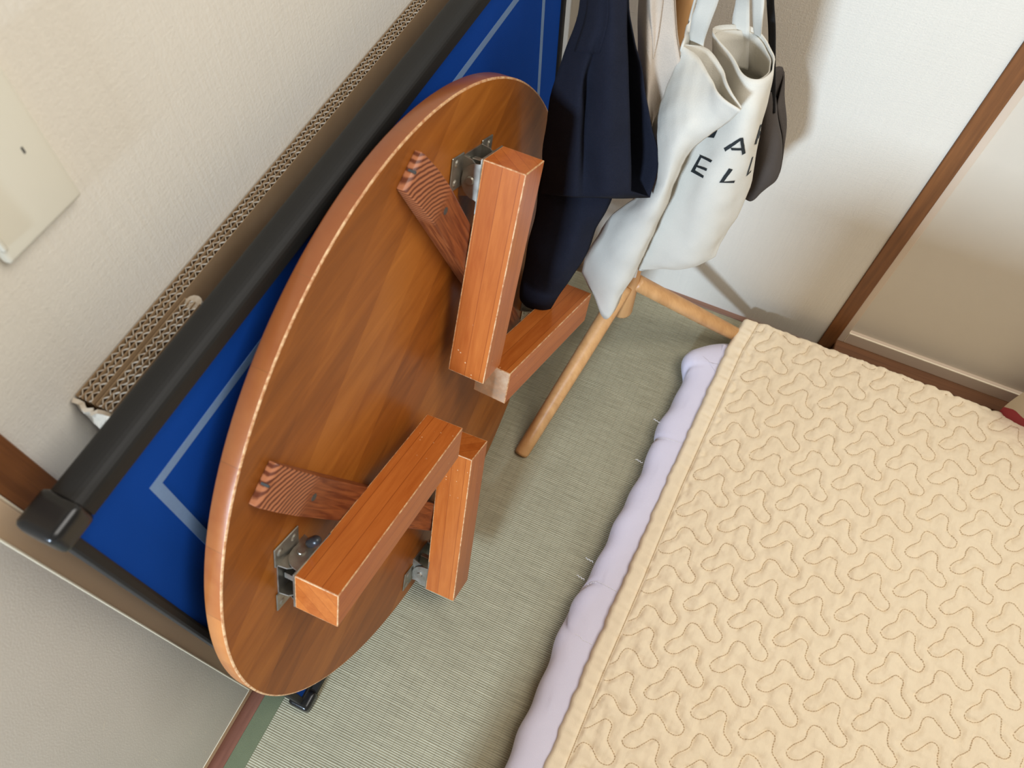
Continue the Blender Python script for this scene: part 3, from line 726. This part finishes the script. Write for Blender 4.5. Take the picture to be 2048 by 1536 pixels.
# turned hem inside the mouth of the body
GH = GB[:5].copy(); ctr = GH.mean(axis=1, keepdims=True); GH = GH + (ctr - GH) * .10; GH[..., 2] -= .004
cloth('hem', GH, M_TOTE, tote, .0016, closed=True)
GF = surf(BAG['tote_front'], 7, 8); GF = wrinkle(wrinkle(GF, .0016, 40, 5), .0007, 150, 15)
nr, nc = GF.shape[:2]
bk = GF.copy()
prof = np.sin(np.linspace(0.0, np.pi, nc))[None, :] * np.linspace(1, .5, nr)[:, None]
bk[..., 1] += .004 + .020 * prof; bk[..., 0] += .006 * prof
fo, _ = cloth('front_fold', GF, M_TOTE, tote, .0018, extra=bk)
def strip(name, rows, m, par, thick=.002, n=10):
    G = surf(rows, 4, n); G = wrinkle(G, .0006, 70, 8)
    return cloth(name, G, m, par, thick)[0]
for k in ('handle_f', 'handle_g', 'handle_b', 'handle_c'): strip('handle', BAG[k], M_TOTE, tote, .0022)

# printed letters laid on to the canvas
bvh = BVHTree.FromPolygons([tuple(p.co) for p in body_me.vertices], [tuple(p.vertices) for p in body_me.polygons])
def snap(p):
    d = (Vector(p) - CAM).normalized(); h = bvh.ray_cast(CAM, d)
    if h[0] is None: h = bvh.find_nearest(Vector(p))
    n_ = h[1] if h[1].dot(d) < 0 else -h[1]
    return h[0] + n_ * .0017
for name, quads in LETTERS.items():
    v, f = [], []
    for q in quads:
        a, b_, c_, d_ = [np.array(x) for x in q]
        # corners: a,b on one end / c,d on the other
        o_ = len(v); n1, n2 = 8, 3
        for i in range(n1 + 1):
            s = i / n1; l0 = a + (d_ - a) * s; l1 = b_ + (c_ - b_) * s
            for j in range(n2 + 1): v.append(tuple(snap(l0 + (l1 - l0) * j / n2)))
        f += grid_faces(n1 + 1, n2 + 1, o_)
    add('letter', pyd('letter', v, f), M_INK, tote, inv=True)

navy = tag(empty('navy_bag', (-.2, .74, .33)), 'dark navy linen bag hanging in front of the canvas tote', 'bag')
GN = wrinkle(surf(BAG['navy_front'], 7, 9), .0016, 45, 21); GK = wrinkle(surf(BAG['navy_back'], 7, 9), .0016, 45, 22)
cloth('front_flap', GN, M_NAVY, navy, .002, extra=GK)
GL = wrinkle(surf(BAG['navy_low'], 7, 9), .002, 45, 23)
bk = GL.copy(); nr, nc = bk.shape[:2]
bk[..., 1] += .006 + .035 * np.sin(np.linspace(0, np.pi, nc))[None, :]
lo, _ = cloth('lower_panel', GL, M_NAVY, navy, .002, extra=bk)
# stitched tab at the top of the navy bag
def tab(name, G, i0, i1, j0, j1, m, par, off=.0022):
    n = normals(G); S_ = G[i0:i1, j0:j1]; d = (np.array(CAM) - S_); d /= np.linalg.norm(d, axis=2, keepdims=True)
    return cloth(name, S_ + d * off, m, par, .0016)[0]
tab('handle_tab', GN, 4, 14, 3, 18, M_NAVY, navy)
a_ = GN[0]; m_ = len(a_) // 2
strip('handle', [[(-.182, .868, 1.085), (-.150, .858, 1.085)], [(-.200, .815, .97), (-.165, .805, .97)], [tuple(a_[m_ - 6] + (0, 0, .012)), tuple(a_[m_ + 6] + (0, 0, .012))], [tuple(a_[m_ - 6] - (0, 0, .03)), tuple(a_[m_ + 6] - (0, 0, .03))]], M_NAVY, navy, .003)

lin = tag(empty('linen_bag', (-.14, .81, .62)), 'natural beige linen bag half hidden between the navy bag and the tote', 'bag')
GI = wrinkle(surf(BAG['linen'], 6, 8), .0015, 50, 31); bk = GI.copy(); nr, nc = bk.shape[:2]
bk[..., 1] += .004 + .014 * np.sin(np.linspace(0, np.pi, nc))[None, :]
cloth('body', GI, M_LINEN, lin, .0018, extra=bk)
S_ = GI[0:13, 6:15].copy(); tt = np.linspace(0, 1, 13)[:, None, None]; mid = S_[:, 4:5]
S_ = mid + (S_ - mid) * (1 - np.clip((tt - .35) / .65, 0, 1)) + (np.array(CAM) - S_) * .003
cloth('handle_tab', S_, M_LINEN, lin, .0016)
a_ = GI[0]; m_ = len(a_) // 2
strip('handle', [[(-.178, .875, 1.085), (-.150, .87, 1.085)], [(-.176, .845, .96), (-.148, .84, .96)], [tuple(a_[m_ - 5] + (0, 0, .01)), tuple(a_[m_ + 4] + (0, 0, .01))], [tuple(a_[m_ - 5] - (0, 0, .03)), tuple(a_[m_ + 4] - (0, 0, .03))]], M_LINEN, lin, .003)

br = tag(empty('taupe_shoulder_bag', (0, .925, .47)), 'dark taupe bag with a black strap hanging behind the canvas tote', 'bag')
GT = wrinkle(surf(BAG['brown'], 6, 7), .0022, 60, 41); bk = GT.copy(); nr, nc = bk.shape[:2]
bk[..., 1] += .006 + .05 * np.sin(np.linspace(0, np.pi, nc))[None, :]
cloth('body', GT, M_TAUPE, br, .002, extra=bk)
strip('strap', [[(-.150, .905, 1.085), (-.135, .905, 1.085)], [(-.105, .915, .95), (-.092, .915, .95)]] + BAG['brown_strap'], M_STRAP, br, .003)

# ------------------------------------------------------------------ bed
PE = np.array([(-.004, -.4), (-.006, .081), (-.007, .171), (-.008, .263), (-.006, .322), (-.001, .384), (.009, .481), (.015, .612), (.016, .686), (.022, .757), (.022, .795), (.013, .832), (.016, .853), (.026, .868), (.051, .889), (.085, .905), (.14, .912)])
PE = PE * 1.087
ZT = .056
mt = tag(empty('mattress', (.5, .2, 0)), 'low mattress in a lavender quilted pad, lying on the tatami under the quilt', 'mattress')
path = crom(PE[:, :2].tolist(), 14)
# resample evenly
seg = np.r_[0, np.cumsum(np.linalg.norm(np.diff(path, axis=0), axis=1))]
ss = np.linspace(0, seg[-1], 420); path = np.c_[np.interp(ss, seg, path[:, 0]), np.interp(ss, seg, path[:, 1])]
tan = np.gradient(path, axis=0); tan /= np.linalg.norm(tan, axis=1, keepdims=True); inw = np.c_[tan[:, 1], -tan[:, 0]]
prof = [(.022, 0), (.010, .006), (.004, .018), (.001, .034), (0, .052), (.002, .068), (.008, .083), (.018, .093), (.034, .099), (.06, .1022), (.10, .1025)]
prof = crom([(a_, z_ * .545) for a_, z_ in prof], 4)
seams = [(.382, .03), (.346, -.035), (.713, .004), (.870, .02)]
v = []
for i, (p, n_) in enumerate(zip(path, inw)):
    for (a, z) in prof:
        dip = 0
        for y0, sl_ in seams:
            yy = y0 + sl_ * math.sin((z - .027) * 52)
            dip += .0045 * math.exp(-((p[1] - yy) / .0065) ** 2)
        wv = .0022 * math.sin(p[1] * 31 + z * 22) + .0015 * math.sin(p[1] * 83 - z * 40)
        a2 = a + dip + wv * (1 if z < .052 else .4)
        v.append((p[0] + n_[0] * a2, p[1] + n_[1] * a2, z))
f = grid_faces(len(path), len(prof))
add('quilted_pad', pyd('pad', v, f), M_PAD, mt, smooth=True, inv=True)
add('core', box(.07, 1.15, -.4, .97, .002, .0545, .012, 3), M_PAD, mt, inv=True)
# white stitching along the pad seams
for y0, sl_ in seams[:3]:
    pts = []
    for (a, z) in prof[10:]:
        yy = y0 + sl_ * math.sin((z - .027) * 52); k = int(np.argmin(np.abs(path[:, 1] - yy) + (path[:, 1] > .88) * 9))
        pts.append((path[k, 0] + inw[k, 0] * (a + .0042), path[k, 1] + inw[k, 1] * (a + .0042), z + .0004))
    bms = bmesh.new()
    for i in range(0, len(pts) - 1):
        tube([Vector(pts[i]).lerp(Vector(pts[i + 1]), .1), Vector(pts[i]).lerp(Vector(pts[i + 1]), .75)], .0006, 5, True, bms)
    add('pad_stitching', bms, M_THREAD, mt, inv=True)
for (x, y, z) in ((.016, .749, .04), (-.001, .440, .04), (-.004, .405, .04), (.014, .655, .04)):
    pts = [Vector((x, y, z))]
    for k in range(9): pts.append(pts[-1] + Vector((-.0016 + .0016 * math.sin(k * 2.1 + y * 50), .0022 * math.cos(k * 1.9 + x * 90), .0006)))
    add('loose_thread', tube(pts, .00045, 5), M_THREAD, mt, inv=True)

# quilt
MOT = np.array([[0, 0], [.006, -.006], [.018, -.003], [.028, .008], [.037, .018], [.047, .015], [.048, .003], [.049, -.006], [.057, -.013], [.065, -.02], [.064, -.029], [.058, -.034], [.047, -.034], [.038, -.027], [.03, -.021], [.019, -.022], [.014, -.032], [.013, -.042], [.008, -.049], [0, -.057]]) * 1.137
LA = np.array([-.006, -.069]) * 1.137; LB = np.array([.0665, .003]) * 1.137; LO = np.array([.407, .39]) * 1.137
ext = np.vstack([MOT[-3:] - LA, MOT, MOT[:3] + LA])
cur = crom(ext, 10)
i0 = 30; cur = cur[i0 - 0: i0 + 200]
TN = 96
ab = (np.stack(np.meshgrid(np.arange(TN), np.arange(TN), indexing='ij'), -1) / TN)
tp = ab[..., :1] * LA + ab[..., 1:] * LB
sh = np.vstack([cur + i * LA + j * LB for i in range(-2, 4) for j in range(-2, 4)])[::2]
TD = np.full((TN, TN), 9.0)
for i in range(TN):
    d = tp[i][:, None, :] - sh[None]; TD[i] = np.sqrt((d ** 2).sum(2).min(1))
INV = np.linalg.inv(np.stack([LA, LB], 1))
def dist_field(X, Y):
    q = np.stack([X - LO[0], Y - LO[1]], -1) @ INV.T
    q = (q % 1.0) * TN; i = np.floor(q).astype(int); fr = q - i; i %= TN; j = (i + 1) % TN
    return (TD[i[..., 0], i[..., 1]] * (1 - fr[..., 0]) * (1 - fr[..., 1]) + TD[j[..., 0], i[..., 1]] * fr[..., 0] * (1 - fr[..., 1])
            + TD[i[..., 0], j[..., 1]] * (1 - fr[..., 0]) * fr[..., 1] + TD[j[..., 0], j[..., 1]] * fr[..., 0] * fr[..., 1])
QL = np.array([(.034, -.35), (.039, .096), (.042, .24), (.049, .384), (.055, .555), (.064, .709), (.072, .846), (.081, .905), (.085, .93)]) * 1.132
HEM = .031
def qedge(Y): return np.interp(Y, QL[:, 1], QL[:, 0])
def snoise(X, Y, fr, seed, n=10):
    r = np.random.RandomState(seed); q = np.zeros_like(X)
    for k in range(n):
        a = r.uniform(0, 6.28); w = fr * r.uniform(.5, 1.5); q += np.sin((X * math.cos(a) + Y * math.sin(a)) * w + r.uniform(0, 6.28))
    return q / math.sqrt(n)
YE = 1.041
def qheight(X, Y):
    s = X - qedge(Y)
    d = dist_field(X, Y)
    inner = np.clip((s - HEM) / .006, 0, 1)
    puff = .0042 * (1 - np.exp(-(d / .0036) ** 1.15)) * inner
    crk = .0013 * snoise(X, Y, 620, 5, 16) * np.exp(-(d / .010)) * inner + .0010 * snoise(X, Y, 240, 6) * inner
    puck = .0017 * snoise(X * .22, Y, 430, 9, 14) * (1 - inner) * np.clip(s / HEM, 0, 1) + .0022 * (1 - inner)
    sd = .0040 * np.exp(-((s - HEM) / .0028) ** 2)
    low = .0025 * snoise(X, Y, 14, 12)
    z = ZT + .0085 + puff + crk + puck - sd + low
    r_ = .009
    for e in (s, YE - Y):
        t_ = np.clip(1 - e / r_, 0, 1); z = z - .010 * t_ ** 2.2 - np.where(e < .0015, .012, 0)
    return z
st = .0026
ny = int((YE + .35) / st); ncol = int(.95 / st)
Yg = np.linspace(-.35, YE, ny)[:, None] * np.ones((1, ncol))
sg = np.linspace(0, .95, ncol)[None, :] * np.ones((ny, 1))
wav = .0010 * snoise(0 * Yg, Yg, 260, 77, 12) * np.exp(-sg / .02)
Xg = qedge(Yg) + sg
Zg = qheight(Xg, Yg)
wy = .0012 * snoise(Xg, 0 * Xg, 170, 78, 12) * np.exp(-(YE - Yg) / .02)
V3 = np.stack([Xg + wav, Yg + wy, Zg], -1)
qt = tag(empty('quilt', (.5, .2, ZT)), 'cream quilted bed cover with meandering stitched pattern spread over the mattress', 'quilt')
add('cover', pyd('quilt_cover', V3.reshape(-1, 3).tolist(), grid_faces(ny, ncol)), M_QUILT, qt, smooth=True, inv=True)
# quilting thread
def dashes(poly, step, on, w, vv_, ff_, zf):
    sg_ = np.r_[0, np.cumsum(np.linalg.norm(np.diff(poly, axis=0), axis=1))]
    s = 0
    while s + on < sg_[-1]:
        p = np.array([np.interp(s, sg_, poly[:, 0]), np.interp(s, sg_, poly[:, 1])]); q = np.array([np.interp(s + on, sg_, poly[:, 0]), np.interp(s + on, sg_, poly[:, 1])])
        t_ = (q - p) / (np.linalg.norm(q - p) + 1e-9); n_ = np.array([-t_[1], t_[0]]) * w
        k = len(vv_)
        for c in (p - n_, p + n_, q + n_, q - n_): vv_.append(c)
        ff_.append((k, k + 1, k + 2, k + 3)); s += step
vv_, ff_ = [], []
for i in range(-9, 12):
    for j in range(-6, 10):
        o_ = LO + i * LA + j * LB
        if -.2 < o_[1] < 1.1 and .06 < o_[0] < 1.0: dashes(cur[::3] + o_,   .0040, .0029, .0005, vv_, ff_, None)
VV = np.array(vv_); ok = (VV[:, 0] - qedge(VV[:, 1]) > HEM + .003) & (VV[:, 1] < YE - .012)
ok = ok.reshape(-1, 4).all(1); VV = VV.reshape(-1, 4, 2)[ok].reshape(-1, 2)
ZZ = qheight(VV[:, 0], VV[:, 1]) + .0017
add('quilting_thread', pyd('thr', np.c_[VV, ZZ], np.arange(len(VV)).reshape(-1, 4)), M_STITCH, qt, inv=True)['kind'] = 'stuff'
Ys = np.linspace(-.3, YE - .005, 400); poly = np.c_[qedge(Ys) + HEM, Ys]
vv_, ff_ = [], []; dashes(poly, .0034, .0029, .00055, vv_, ff_, None); VV = np.array(vv_)
add('hem_stitching', pyd('hem', np.c_[VV, qheight(VV[:, 0], VV[:, 1]) + .0019], np.arange(len(VV)).reshape(-1, 4)), M_STITCH, qt, inv=True)['kind'] = 'stuff'

# ------------------------------------------------------------------ printed cushion beyond the bed
def cushion(cx, cy, cz, w, h, d):
    n = 28; v, f = [], []
    for s in (1, -1):
        for i in range(n + 1):
            for j in range(n + 1):
                a, b_ = i / n * 2 - 1, j / n * 2 - 1
                k = ((1 - a * a) * (1 - b_ * b_)) ** .45
                pin = 1 - .09 * (a * a * b_ * b_)
                v.append((a * w / 2 * pin, s * d / 2 * k, b_ * h / 2 * pin + .003 * math.sin(a * 9)))
        o_ = 0 if s > 0 else (n + 1) ** 2
        f += grid_faces(n + 1, n + 1, o_, False, s < 0)
    return pyd('cushion', v, f)
cu = add('printed_cushion', cushion(0, 0, 0, .40, .30, .055), M_PRINT, smooth=True)
cu.matrix_world = Matrix.Translation((.795, 1.026, .15)) @ Matrix.Rotation(math.radians(8), 4, 'X')
tag(cu, 'cushion printed in teal and red, wedged between the bed and the closet door', 'cushion')

# ------------------------------------------------------------------ unseen blocker added to shade the back wall
dv = tag(empty('shade_blocker', (.255, -.32, .078)), 'unseen duvet-like block added to shade the back wall', 'light blocker')
M_BLOCKER = fabric('pale_blocker_cloth', (.70, .66, .60), .08, .9, .3, 500)
def layer(w, d, z0, z1, sd):
    b_ = box(-w / 2, w / 2, -d / 2, d / 2, z0, z1, .045, 6)
    bmesh.ops.subdivide_edges(b_, edges=list(b_.edges), cuts=2, use_grid_fill=True)
    for vt in b_.verts:
        c = vt.co
        c += Vector((c.x, c.y, 0)).normalized() * .006 * math.sin(c.x * 17 + sd) * math.cos(c.y * 15 + c.z * 30)
        c.z += .006 * math.sin(c.x * 13 + sd) * math.sin(c.y * 11)
    return b_
for k in range(5):
    add('blocker_layer', layer(.70 - .006 * k, .46 - .004 * k, .130 * k, .130 * k + .134, k * 1.7), M_BLOCKER, dv, smooth=True)
